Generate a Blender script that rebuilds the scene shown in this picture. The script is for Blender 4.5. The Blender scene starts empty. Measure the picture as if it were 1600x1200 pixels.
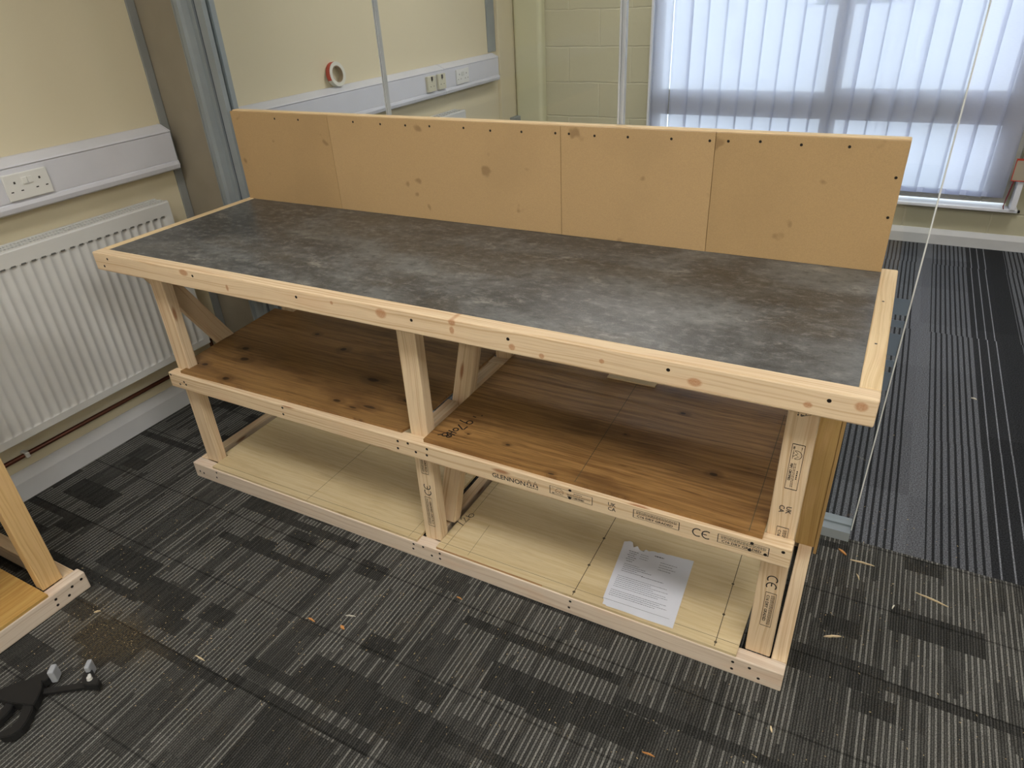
import bpy, bmesh, math, random
from mathutils import Vector, Matrix
random.seed(7)
S = bpy.context.scene
C = S.collection

# ------------------------------------------------------------------ camera
cam_d = bpy.data.cameras.new('camera')
cam = bpy.data.objects.new('camera', cam_d); C.objects.link(cam)
cam_d.sensor_fit = 'HORIZONTAL'; cam_d.sensor_width = 36.0
cam_d.lens = 1079.77 / 1600 * 36.0
cam_d.clip_start = 0.05; cam_d.clip_end = 300
_p, _y, _r = -0.5277, 0.5152, -0.0555
_f = Vector((-math.sin(_y)*math.cos(_p), math.cos(_y)*math.cos(_p), math.sin(_p)))
_rt = Vector((math.cos(_y), math.sin(_y), 0)); _up = _rt.cross(_f)
_R = math.cos(_r)*_rt + math.sin(_r)*_up
_U = -math.sin(_r)*_rt + math.cos(_r)*_up
m = Matrix((_R, _U, -_f)).transposed().to_4x4()
m.translation = (2.2323, -1.2403, 1.5895)
cam.matrix_world = m
S.camera = cam

# ------------------------------------------------------------------ view, world
S.view_settings.view_transform = 'Standard'
S.view_settings.look = 'None'
S.view_settings.gamma = 1.0
S.view_settings.use_curve_mapping = False
S.view_settings.exposure = 0.0
W = bpy.data.worlds.new('sky'); S.world = W; W.use_nodes = True
bg = W.node_tree.nodes['Background']
bg.inputs[0].default_value = (0.80, 0.90, 1.0, 1); bg.inputs[1].default_value = 2.55
PANEL_STRENGTH = 22.0        # ceiling lamp panels

# ------------------------------------------------------------------ helpers
def lin(c):
    return tuple(((v/255)/12.92 if v/255 <= .04045 else ((v/255+.055)/1.055)**2.4) for v in c) + (1.0,)

class NT:
    """small shader-node expression helper"""
    def __init__(s, name):
        s.m = bpy.data.materials.new(name); s.m.use_nodes = True
        s.t = s.m.node_tree; s.t.nodes.clear()
        s.out = s.t.nodes.new('ShaderNodeOutputMaterial')
    def n(s, typ, **kw):
        nd = s.t.nodes.new(typ)
        for k, v in kw.items(): setattr(nd, k, v)
        return nd
    def put(s, sock, v):
        if v is None: return
        if isinstance(v, bpy.types.NodeSocket): s.t.links.new(v, sock)
        else: sock.default_value = v
    def ma(s, op, a, b=None, c=None, clamp=False):
        nd = s.n('ShaderNodeMath', operation=op, use_clamp=clamp)
        s.put(nd.inputs[0], a)
        if b is not None: s.put(nd.inputs[1], b)
        if c is not None: s.put(nd.inputs[2], c)
        return nd.outputs[0]
    def mix(s, f, a, b):
        nd = s.n('ShaderNodeMix', data_type='RGBA')
        s.put(nd.inputs[0], f); s.put(nd.inputs[6], a); s.put(nd.inputs[7], b)
        return nd.outputs[2]
    def mul(s, f, a, b):
        nd = s.n('ShaderNodeMix', data_type='RGBA', blend_type='MULTIPLY')
        s.put(nd.inputs[0], f); s.put(nd.inputs[6], a); s.put(nd.inputs[7], b)
        return nd.outputs[2]
    def smooth(s, v, a, b, lo=0., hi=1.):
        nd = s.n('ShaderNodeMapRange', interpolation_type='SMOOTHSTEP')
        s.put(nd.inputs[0], v)
        for i, q in enumerate((a, b, lo, hi)): s.put(nd.inputs[i+1], q)
        return nd.outputs[0]
    def vec(s, x, y, z=0.):
        nd = s.n('ShaderNodeCombineXYZ')
        for i, q in enumerate((x, y, z)): s.put(nd.inputs[i], q)
        return nd.outputs[0]
    def xyz(s, kind='Object'):
        tc = s.n('ShaderNodeTexCoord'); sp = s.n('ShaderNodeSeparateXYZ')
        s.t.links.new(tc.outputs[kind], sp.inputs[0])
        return sp.outputs[0], sp.outputs[1], sp.outputs[2]
    def noise(s, v, scale, detail=3., rough=.5, dist=0., dims='3D'):
        nd = s.n('ShaderNodeTexNoise', noise_dimensions=dims)
        s.put(nd.inputs['Vector'], v); s.put(nd.inputs['Scale'], scale); s.put(nd.inputs['Detail'], detail)
        s.put(nd.inputs['Roughness'], rough); s.put(nd.inputs['Distortion'], dist)
        return nd.outputs[0]
    def white(s, v, dims='2D'):
        nd = s.n('ShaderNodeTexWhiteNoise', noise_dimensions=dims)
        s.put(nd.inputs['Vector'], v)
        return nd.outputs[0]
    def bsdf(s, col, rough=.6, metal=0., spec=.5, bump=None, bstr=.2, bdist=.01):
        b = s.n('ShaderNodeBsdfPrincipled')
        s.put(b.inputs['Base Color'], col); s.put(b.inputs['Roughness'], rough); s.put(b.inputs['Metallic'], metal)
        s.put(b.inputs['Specular IOR Level'], spec)
        if bump is not None:
            bp = s.n('ShaderNodeBump'); s.put(bp.inputs['Strength'], bstr); s.put(bp.inputs['Distance'], bdist)
            s.put(bp.inputs['Height'], bump); s.t.links.new(bp.outputs[0], b.inputs['Normal'])
        s.t.links.new(b.outputs[0], s.out.inputs[0])
        return s.m
    def end(s, sock):
        s.t.links.new(sock, s.out.inputs[0]); return s.m

def plain(name, rgb, rough=.5, metal=0., spec=.5, var=.05, scale=8.):
    t = NT(name); tc = t.n('ShaderNodeTexCoord')
    nz = t.noise(tc.outputs['Object'], scale, 3)
    c = lin(rgb)
    d = tuple(v*(1-var*2) for v in c[:3])+(1,)
    l = tuple(min(1, v*(1+var)) for v in c[:3])+(1,)
    return t.bsdf(t.mix(t.smooth(nz, .3, .7), d, l), rough, metal, spec)

# ------------------------------------------------------------------ mesh helpers
def link(name, bm, mat, parent=None, smooth=False):
    me = bpy.data.meshes.new(name); bm.normal_update(); bm.to_mesh(me); bm.free()
    o = bpy.data.objects.new(name, me); C.objects.link(o)
    if mat is not None:
        for q in (mat if isinstance(mat, (list, tuple)) else [mat]): me.materials.append(q)
    if smooth:
        for p in me.polygons: p.use_smooth = True
    if parent is not None: o.parent = parent
    return o

def add_box(bm, x0, x1, y0, y1, z0, z1, bev=0., seg=2, mi=0):
    r = bmesh.ops.create_cube(bm, size=1.0)
    vs = r['verts']
    for v in vs:
        v.co = Vector(((x0+x1)/2+v.co.x*(x1-x0), (y0+y1)/2+v.co.y*(y1-y0), (z0+z1)/2+v.co.z*(z1-z0)))
    fs = set(f for v in vs for f in v.link_faces)
    for f in fs: f.material_index = mi
    if bev:
        es = list(set(e for v in vs for e in v.link_edges))
        bmesh.ops.bevel(bm, geom=es, offset=bev, segments=seg, affect='EDGES', profile=.5)
    return vs

def box(name, x0, x1, y0, y1, z0, z1, mat, parent=None, bev=0., seg=2):
    bm = bmesh.new(); add_box(bm, x0, x1, y0, y1, z0, z1, bev, seg)
    return link(name, bm, mat, parent)

def add_cyl(bm, p0, p1, r0, r1=None, n=16, caps=True):
    p0 = Vector(p0); p1 = Vector(p1); d = p1-p0
    r = bmesh.ops.create_cone(bm, cap_ends=caps, segments=n, radius1=r0, radius2=r0 if r1 is None else r1, depth=d.length)
    M = Matrix.Translation((p0+p1)/2) @ d.to_track_quat('Z', 'Y').to_matrix().to_4x4()
    for v in r['verts']: v.co = M @ v.co
    return r['verts']

def add_tube(bm, pts, r, n=10):
    pts = [Vector(p) for p in pts]; rings = []
    for i, p in enumerate(pts):
        a = pts[max(0, i-1)]; b = pts[min(len(pts)-1, i+1)]
        q = (b-a).to_track_quat('Z', 'Y')
        rings.append([bm.verts.new(p + q @ Vector((r*math.cos(2*math.pi*k/n), r*math.sin(2*math.pi*k/n), 0))) for k in range(n)])
    for a, b in zip(rings, rings[1:]):
        for k in range(n): bm.faces.new((a[k], a[(k+1) % n], b[(k+1) % n], b[k]))
    bm.faces.new(rings[0][::-1]); bm.faces.new(rings[-1])

def add_prism(bm, poly, fa, fb):
    """poly: 2-D outline, fa/fb map (u,v) to the two end caps"""
    a = [bm.verts.new(fa(u, v)) for u, v in poly]; b = [bm.verts.new(fb(u, v)) for u, v in poly]
    n = len(poly)
    bm.faces.new(a); bm.faces.new(b[::-1])
    for k in range(n): bm.faces.new((a[k], b[k], b[(k+1) % n], a[(k+1) % n]))
    bmesh.ops.recalc_face_normals(bm, faces=bm.faces)

def thing(name, label, cat, loc=(0, 0, 0), rz=0., group=None):
    o = bpy.data.objects.new(name, None); C.objects.link(o)
    o.empty_display_size = .1
    o.location = loc; o.rotation_euler = (0, 0, rz)
    o['label'] = label; o['category'] = cat
    if group: o['group'] = group
    return o

def tag(o, label, cat, group=None, kind=None):
    o['label'] = label; o['category'] = cat
    if group: o['group'] = group
    if kind: o['kind'] = kind
    return o

def struct(o, label, cat):
    o['kind'] = 'structure'; o['label'] = label; o['category'] = cat
    return o

def setorigin(root):
    """children were modelled in world space: shift them so the empty can stand at its base"""
    for c in root.children:
        c.location = Vector(c.location) - Vector(root.location)

# grain UVs: u runs along the grain (metres), v across
def grain_uv(bm, axis, seed, M=None):
    uv = bm.loops.layers.uv.new('grain')
    rnd = random.Random(seed); du, dv = rnd.uniform(0, 40), rnd.uniform(0, 40)
    o = [k for k in range(3) if k != axis]
    for f in bm.faces:
        n = f.normal; ends = abs(n[axis]) > .7
        for l in f.loops:
            c = l.vert.co
            if ends: l[uv].uv = (du + c[o[0]]*.3, dv + 7 + c[o[1]])
            elif abs(n[o[0]]) > abs(n[o[1]]): l[uv].uv = (du + c[axis], dv + c[o[1]])
            else: l[uv].uv = (du + c[axis], dv + c[o[0]] + .137)
    if M is not None:
        for v in bm.verts: v.co = M @ v.co

def timber(name, x, y, z, axis, mat, parent, seed, bev=.003, M=None):
    bm = bmesh.new(); add_box(bm, x[0], x[1], y[0], y[1], z[0], z[1], bev, 2)
    bm.normal_update(); grain_uv(bm, axis, seed, M)
    return link(name, bm, mat, parent)

# flat marks lying on a surface (ink stamps, pencil, screw heads)
def mark(name, parent, org, ux, uy, strokes=(), polys=(), mat=None, off=.0004, text=()):
    org = Vector(org); ux = Vector(ux); uy = Vector(uy); nz = ux.cross(uy)
    P = lambda u, v: org + ux*u + uy*v + nz*off
    bm = bmesh.new()
    for pts, w in strokes:
        L = []; Rr = []
        for i, p in enumerate(pts):
            a = Vector(pts[max(0, i-1)]); b = Vector(pts[min(len(pts)-1, i+1)])
            d = (b-a); d = d.normalized() if d.length > 1e-9 else Vector((1, 0))
            nn = Vector((-d.y, d.x))*w/2
            L.append(bm.verts.new(P(p[0]+nn.x, p[1]+nn.y))); Rr.append(bm.verts.new(P(p[0]-nn.x, p[1]-nn.y)))
        for i in range(len(pts)-1): bm.faces.new((Rr[i], Rr[i+1], L[i+1], L[i]))
    for poly in polys: bm.faces.new([bm.verts.new(P(u, v)) for u, v in poly])
    for string, u, v, size, sx in text:
        cu = bpy.data.curves.new('t', 'FONT'); cu.body = string; cu.size = size; cu.resolution_u = 2; cu.offset = .00022
        ob = bpy.data.objects.new('t', cu)
        me = bpy.data.meshes.new_from_object(ob)
        vs = [bm.verts.new(P(u + q.co.x*sx, v + q.co.y)) for q in me.vertices]
        for p in me.polygons:
            try: bm.faces.new([vs[i] for i in p.vertices])
            except ValueError: pass
        bpy.data.objects.remove(ob); bpy.data.meshes.remove(me); bpy.data.curves.remove(cu)
    return link(name, bm, mat, parent)

def arc(cx, cy, r, a0, a1, n=14):
    return [(cx + r*math.cos(math.radians(a0+(a1-a0)*k/n)), cy + r*math.sin(math.radians(a0+(a1-a0)*k/n))) for k in range(n+1)]

# ------------------------------------------------------------------ materials
def knots_uv(t, u, v, knots):
    """max of soft ellipses at object-space (u,v); each knot (u, v, ru, rv)"""
    out = None
    for (ku, kv, ru, rv) in knots:
        a = t.ma('DIVIDE', t.ma('SUBTRACT', u, ku), ru); b = t.ma('DIVIDE', t.ma('SUBTRACT', v, kv), rv)
        d = t.ma('SQRT', t.ma('ADD', t.ma('MULTIPLY', a, a), t.ma('MULTIPLY', b, b)))
        d = t.smooth(d, .55, 1.05, 1., 0.)
        out = d if out is None else t.ma('MAXIMUM', out, d)
    return out

def timber_mat(name, light=(227, 204, 170), dark=(206, 176, 138), knotc=(150, 92, 52), knots=None, kaxes=(0, 2), auto=True, rough=.62):
    t = NT(name)
    un = t.n('ShaderNodeUVMap', uv_map='grain'); sp = t.n('ShaderNodeSeparateXYZ'); t.t.links.new(un.outputs[0], sp.inputs[0])
    u, v = sp.outputs[0], sp.outputs[1]
    wob = t.noise(t.vec(t.ma('MULTIPLY', u, 2.0), t.ma('MULTIPLY', v, 6.)), 1., 2., dims='2D')
    vv = t.ma('ADD', v, t.ma('MULTIPLY', wob, .035))
    g1 = t.noise(t.vec(t.ma('MULTIPLY', u, 1.3), t.ma('MULTIPLY', vv, 150.)), 1., 2., dims='2D')
    g2 = t.noise(t.vec(t.ma('MULTIPLY', u, 14.), t.ma('MULTIPLY', vv, 700.)), 1., 3., dims='2D')
    cloud = t.noise(t.vec(t.ma('MULTIPLY', u, 5.), t.ma('MULTIPLY', v, 20.)), 1., 3., dims='2D')
    oi = t.n('ShaderNodeObjectInfo').outputs['Random']
    c = t.mix(t.smooth(g1, .45, .72), lin(light), lin(dark))
    c = t.mix(t.ma('MULTIPLY', t.smooth(g2, .5, .8), .28), c, lin(tuple(int(q*.83) for q in dark)))
    c = t.mix(t.ma('MULTIPLY', t.smooth(cloud, .5, .8), .25), c, lin((222, 178, 140)))
    c = t.mix(t.ma('MULTIPLY', oi, .18), c, lin((196, 166, 132)))
    if auto:
        vo = t.n('ShaderNodeTexVoronoi', voronoi_dimensions='2D', feature='F1')
        t.put(vo.inputs['Vector'], t.vec(t.ma('MULTIPLY', u, 2.6), t.ma('MULTIPLY', v, 11.))); vo.inputs['Scale'].default_value = 1.
        kk = t.smooth(vo.outputs['Distance'], .03, .1, 1., 0.)
        sc = t.n('ShaderNodeSeparateColor'); t.t.links.new(vo.outputs['Color'], sc.inputs[0])
        kk = t.ma('MULTIPLY', kk, t.ma('GREATER_THAN', sc.outputs[0], .72))
        c = t.mix(t.ma('MULTIPLY', kk, .8), c, lin(knotc))
    if knots:
        X = t.xyz('Object')
        kk = knots_uv(t, X[kaxes[0]], X[kaxes[1]], knots)
        ring = t.noise(t.vec(X[kaxes[0]], X[kaxes[1]]), 320., 2., dims='2D')
        c = t.mix(t.ma('MULTIPLY', kk, t.ma('ADD', .35, t.ma('MULTIPLY', ring, .6))), c, lin(knotc))
    return t.bsdf(c, rough, 0., .35, bump=g2, bstr=.08, bdist=.002)

M_T = timber_mat('pale_softwood')
M_TA = timber_mat('planed_softwood_apron', light=(231, 208, 174), dark=(208, 177, 138), auto=False, knotc=(176, 116, 72), knots=[
    (.431, .888, .022, .012), (.607, .866, .006, .012), (1.161, .880, .020, .016), (1.374, .893, .012, .010), (1.372, .872, .008, .012), (1.535, .859, .010, .010),
    (1.611, .851, .008, .008), (1.756, .868, .007, .007), (1.959, .862, .018, .012), (2.177, .862, .010, .008), (2.267, .880, .014, .012), (1.0, .883, .006, .006)])
M_TY = timber_mat('yellowed_timber', light=(184, 152, 96), dark=(164, 130, 76), auto=False)
M_TG = timber_mat('greyish_softwood', light=(226, 211, 194), dark=(208, 189, 169), knotc=(150, 110, 84))
M_CAP = timber_mat('pale_edge_timber', light=(234, 209, 166), dark=(216, 187, 140), auto=False)

def ply_mat(name, base, streak, dark, knots=None, fine=1., rough=.5, blot=.5):
    t = NT(name); x, y, z = t.xyz('Object')
    wob = t.noise(t.vec(t.ma('MULTIPLY', x, 2.5), t.ma('MULTIPLY', y, 5.)), 1., 3., dims='2D')
    yy = t.ma('ADD', y, t.ma('MULTIPLY', wob, .025))
    s1 = t.noise(t.vec(t.ma('MULTIPLY', x, 2.6), t.ma('MULTIPLY', yy, 75.)), 1., 6., .68, dims='2D')
    s2 = t.noise(t.vec(t.ma('MULTIPLY', x, 7.), t.ma('MULTIPLY', yy, 240.)), 1., 4., .65, dims='2D')
    b = t.noise(t.vec(t.ma('MULTIPLY', x, 3.), t.ma('MULTIPLY', y, 8.)), 1., 4., .6, dims='2D')
    c = t.mix(t.smooth(s1, .34, .68), lin(base), lin(streak))
    c = t.mix(t.ma('MULTIPLY', t.smooth(s2, .56, .78), .55*fine), c, lin(dark))
    c = t.mix(t.ma('MULTIPLY', t.smooth(b, .5, .75), blot), c, lin(dark))
    if knots:
        kk = knots_uv(t, t.ma('ADD', x, t.ma('MULTIPLY', t.ma('SUBTRACT', wob, .5), .03)), t.ma('ADD', y, t.ma('MULTIPLY', t.ma('SUBTRACT', s1, .5), .012)), knots)
        halo = knots_uv(t, x, t.ma('ADD', y, t.ma('MULTIPLY', t.ma('SUBTRACT', s1, .5), .05)), [(a_, b_, r1*2.6, r2*3.0) for a_, b_, r1, r2 in knots])
        c = t.mix(t.ma('MULTIPLY', halo, .45), c, lin(dark))
        c = t.mix(t.ma('MULTIPLY', kk, .9), c, lin((46, 28, 14)))
    return t.bsdf(c, rough, 0., .4, bump=s2, bstr=.1, bdist=.002)

M_PB = ply_mat('brown_plywood_knotty', (152, 116, 70), (126, 92, 54), (84, 56, 30), fine=1.6, blot=.5, rough=.45, knots=[
    (.268, .264, .018, .011), (.334, .201, .022, .012), (.228, .115, .015, .010), (.380, .072, .018, .010), (.861, .264, .028, .012),
    (.832, .112, .018, .008), (.951, .123, .028, .008), (.62, .40, .014, .010), (.44, .46, .012, .008), (1.04, .20, .020, .008), (.905, .10, .016, .006)])
M_PR = ply_mat('brown_plywood_streaked', (164, 124, 74), (126, 90, 50), (82, 54, 28), fine=1.7, blot=.45, rough=.45, knots=[
    (1.435, .118, .008, .005), (1.307, .118, .006, .004), (1.982, .219, .012, .007), (1.60, .05, .010, .005), (1.837, .468, .010, .006), (1.72, .30, .006, .004)])
M_PP = ply_mat('pale_plywood', (214, 195, 156), (204, 182, 138), (168, 142, 100), fine=.9, blot=.25, rough=.55)
M_PY = ply_mat('yellow_plywood', (202, 164, 96), (182, 138, 72), (150, 106, 52), fine=.9, blot=.3, rough=.5)

def mdf(name, rgb, seed):
    t = NT(name); tc = t.n('ShaderNodeTexCoord'); mp = t.n('ShaderNodeMapping'); mp.inputs['Location'].default_value = (seed, seed*2, 0)
    t.t.links.new(tc.outputs['Object'], mp.inputs[0]); v = mp.outputs[0]
    f = t.noise(v, 420., 3.); b = t.noise(v, 4., 3.); sp = t.noise(v, 14., 2.)
    c = t.mix(t.smooth(f, .3, .7), lin(tuple(int(q*.975) for q in rgb)), lin(tuple(min(255, int(q*1.02)) for q in rgb)))
    c = t.mix(t.ma('MULTIPLY', t.smooth(b, .45, .7), .25), c, lin(tuple(int(q*.88) for q in rgb)))
    c = t.mix(t.ma('MULTIPLY', t.smooth(sp, .69, .76), .45), c, lin((104, 74, 44)))
    return t.bsdf(c, .62, 0., .35)
M_MDF = [mdf('tan_fibreboard_a', (182, 151, 108), 1.), mdf('tan_fibreboard_b', (189, 158, 115), 3.), mdf('tan_fibreboard_c', (188, 157, 114), 5.), mdf('tan_fibreboard_d', (183, 152, 108), 9.)]

def laminate():
    t = NT('slate_laminate'); x, y, z = t.xyz('Object')
    v1 = t.vec(t.ma('MULTIPLY', x, 2.2), t.ma('MULTIPLY', y, 4.)); v2 = t.vec(t.ma('MULTIPLY', x, 6.), t.ma('MULTIPLY', y, 13.))
    cl = t.noise(v1, 1., 8., .68, .25, dims='2D'); bl = t.noise(v1, .9, 5., .6, dims='2D')
    sc = t.noise(v2, 1., 10., .78, .3, dims='2D'); fn = t.noise(t.vec(x, y), 300., 4., .7, dims='2D')
    c = t.mix(t.smooth(cl, .34, .66), lin((64, 64, 64)), lin((108, 109, 108)))
    c = t.mix(t.ma('MULTIPLY', t.smooth(bl, .48, .66), .5), c, lin((74, 64, 50)))
    c = t.mix(t.ma('MULTIPLY', t.smooth(sc, .57, .74), .75), c, lin((158, 155, 147)))
    c = t.mix(t.ma('MULTIPLY', t.smooth(sc, .44, .28), .5), c, lin((42, 41, 40)))
    md = t.noise(t.vec(t.ma('MULTIPLY', x, 26.), t.ma('MULTIPLY', y, 44.)), 1., 8., .75, .2, dims='2D')
    c = t.mix(t.ma('MULTIPLY', t.smooth(md, .50, .68), .45), c, lin((138, 138, 134)))
    c = t.mix(t.ma('MULTIPLY', t.smooth(md, .48, .34), .5), c, lin((44, 43, 41)))
    c = t.mix(t.ma('MULTIPLY', t.smooth(fn, .5, .75), .35), c, lin((128, 128, 124)))
    return t.bsdf(c, t.ma('ADD', .30, t.ma('MULTIPLY', cl, .20)), 0., .55, bump=sc, bstr=.05, bdist=.002)
M_LAM = laminate()

M_INK = plain('black_ink', (38, 34, 36), .8, var=.1)
M_PEN = plain('black_marker', (24, 22, 20), .6, var=.1)
M_PENCIL = plain('pencil_line', (96, 84, 62), .8, var=.1)
M_SCREW = plain('dark_screw', (34, 29, 25), .45, .4)
M_PVC = plain('white_pvc', (206, 207, 214), .38, var=.015)
M_SOCK = plain('white_socket', (218, 218, 214), .3, var=.01)
M_BEIGE = plain('beige_socket', (204, 200, 176), .35, var=.02)
M_SLOT = plain('socket_slot', (52, 48, 44), .7)
M_RAD = plain('white_radiator_enamel', (206, 206, 203), .32, var=.01)
M_SKIRT = plain('white_gloss_skirting', (205, 206, 208), .35, var=.02)
M_ALU = plain('grey_painted_aluminium', (142, 150, 154), .35, .15, var=.03)
M_ALUD = plain('dark_gasket', (50, 62, 74), .6)
M_TRIM = plain('grey_wall_trim', (136, 138, 136), .5, var=.04)
M_BOARD = plain('taupe_wall_panel', (142, 133, 116), .6, var=.03)
M_COPPER = plain('dark_copper_pipe', (92, 52, 36), .4, .5, var=.1)
M_BLACK = plain('black_plastic', (34, 34, 34), .5, var=.1)
M_GREYP = plain('grey_rubber_pad', (168, 172, 178), .6, var=.03)
M_WHITEP = plain('white_plastic', (214, 214, 210), .4)
M_REDT = plain('red_tape', (190, 62, 44), .5)
M_WHITET = plain('white_tape', (214, 212, 200), .5, var=.02)
M_WF = plain('grey_window_frame', (166, 163, 152), .4, var=.02)
M_WHITEF = plain('white_window_trim', (226, 228, 236), .35, var=.01)
M_PAPER = plain('white_paper', (214, 216, 224), .7, var=.02)
M_CEIL = plain('white_ceiling', (228, 226, 220), .8, var=.02)

def wall_mat(name, rgb):
    t = NT(name); tc = t.n('ShaderNodeTexCoord')
    a = t.noise(tc.outputs['Object'], 1.3, 3.); f = t.noise(tc.outputs['Object'], 90., 3.)
    c = t.mix(a, lin(tuple(int(q*.97) for q in rgb)), lin(rgb))
    return t.bsdf(c, .75, 0., .3, bump=f, bstr=.06, bdist=.002)
M_WALL = wall_mat('cream_paint', (216, 206, 177))

def block_mat():
    t = NT('painted_blockwork'); x, y, z = t.xyz('Object')
    br = t.n('ShaderNodeTexBrick'); br.offset = .5
    br.inputs['Color1'].default_value = lin((204, 199, 172)); br.inputs['Color2'].default_value = lin((202, 197, 170))
    br.inputs['Mortar'].default_value = lin((212, 207, 182))
    br.inputs['Scale'].default_value = 1.; br.inputs['Brick Width'].default_value = .47; br.inputs['Row Height'].default_value = .235
    br.inputs['Mortar Size'].default_value = .006; br.inputs['Mortar Smooth'].default_value = .6
    wob = t.noise(t.vec(x, z), 9., 3., dims='2D')
    zz = t.ma('ADD', z, t.ma('MULTIPLY', t.ma('SUBTRACT', wob, .5), .012))
    t.put(br.inputs['Vector'], t.vec(x, t.ma('SUBTRACT', zz, .22)))
    n = t.noise(t.vec(x, z), 30., 4., dims='2D')
    h = t.ma('ADD', t.ma('MULTIPLY', br.outputs['Fac'], -1.), t.ma('MULTIPLY', n, .35))
    return t.bsdf(br.outputs['Color'], .7, 0., .3, bump=h, bstr=.6, bdist=.006)
M_BLOCK = block_mat()

def carpet_near():
    t = NT('grey_ribbed_carpet_tile'); x, y, z = t.xyz('Object')
    R = .0068
    fl = lambda a: t.ma('FLOOR', a)
    i = fl(t.ma('DIVIDE', x, R)); fr = t.ma('FRACT', t.ma('DIVIDE', x, R))
    W2 = lambda a, b: t.white(t.vec(a, b))
    def cells(width, length, seed, shift=0.):
        c = fl(t.ma('DIVIDE', t.ma('ADD', i, shift), width))
        r = fl(t.ma('DIVIDE', t.ma('ADD', y, t.ma('MULTIPLY', W2(c, seed), length)), length))
        return W2(t.ma('ADD', c, seed*13.7), r)
    even = t.ma('LESS_THAN', t.ma('MODULO', t.ma('ADD', i, 40000.), 2.), .5)
    la = cells(14., .28, 2.3); lb = cells(10., .31, 7.9, 3.); lc = cells(2., .23, 4.4)
    light = t.ma('MULTIPLY', even, t.ma('MULTIPLY', t.ma('GREATER_THAN', la, .12), t.ma('GREATER_THAN', lc, .22)))
    lev = t.ma('ADD', .92, t.ma('MULTIPLY', lb, .22))
    dk1 = t.ma('GREATER_THAN', cells(34., .092, 5.1, 11.), .91)
    dk2 = t.ma('GREATER_THAN', cells(70., .030, 9.3, 5.), .93)
    dk3 = t.ma('GREATER_THAN', cells(15., .060, 3.9, 7.), .94)
    dark = t.ma('MAXIMUM', dk1, t.ma('MAXIMUM', dk2, dk3))
    rr = W2(i, fl(t.ma('DIVIDE', y, .06)))
    val = t.ma('ADD', .042, t.ma('MULTIPLY', rr, .030))
    val = t.ma('MULTIPLY', t.ma('ADD', val, t.ma('MULTIPLY', light, .092)), lev)
    darkv = t.ma('ADD', .030, t.ma('MULTIPLY', rr, .022))
    val = t.ma('ADD', t.ma('MULTIPLY', val, t.ma('SUBTRACT', 1., dark)), t.ma('MULTIPLY', darkv, dark))
    jy = t.ma('ABSOLUTE', t.ma('SUBTRACT', t.ma('FRACT', t.ma('DIVIDE', t.ma('ADD', y, .07), .25)), .5))
    val = t.ma('MULTIPLY', val, t.ma('SUBTRACT', 1., t.ma('MULTIPLY', t.smooth(jy, .480, .496), .45)))
    rib = t.ma('SUBTRACT', 1., t.ma('MULTIPLY', t.ma('ABSOLUTE', t.ma('SUBTRACT', fr, .5)), 2.))
    pile = t.noise(t.vec(x, y), 330., 3., .7, dims='2D')
    k = t.ma('MULTIPLY', t.smooth(rib, 0., .6, .30, 1.2), t.smooth(pile, .25, .75, .40, 1.55))
    val = t.ma('MULTIPLY', val, k)
    cc = t.n('ShaderNodeCombineColor')
    t.put(cc.inputs[0], t.ma('MULTIPLY', val, 1.02)); t.put(cc.inputs[1], val); t.put(cc.inputs[2], t.ma('MULTIPLY', val, .92))
    # sawdust trodden into the pile
    dx = t.ma('DIVIDE', t.ma('SUBTRACT', x, .46), .30); dy = t.ma('DIVIDE', t.ma('SUBTRACT', y, -.60), .13)
    d = t.ma('SQRT', t.ma('ADD', t.ma('MULTIPLY', dx, dx), t.ma('MULTIPLY', dy, dy)))
    spk = t.noise(t.vec(x, y), 190., 4., .7, dims='2D'); big = t.noise(t.vec(x, y), 7., 3., dims='2D')
    du = t.ma('MULTIPLY', t.smooth(t.ma('ADD', d, t.ma('MULTIPLY', t.ma('SUBTRACT', big, .5), 1.2)), .1, 1.1, .40, 0.), t.smooth(spk, .40, .62))
    du2 = t.ma('MULTIPLY', t.smooth(big, .55, .72, 0., .22), t.smooth(spk, .52, .68))
    c = t.mix(t.ma('MAXIMUM', du, du2), cc.outputs[0], lin((122, 104, 70)))
    return t.bsdf(c, .95, 0., .1, bump=t.ma('ADD', rib, t.ma('MULTIPLY', pile, .8)), bstr=.5, bdist=.003)
M_CN = carpet_near()

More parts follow.
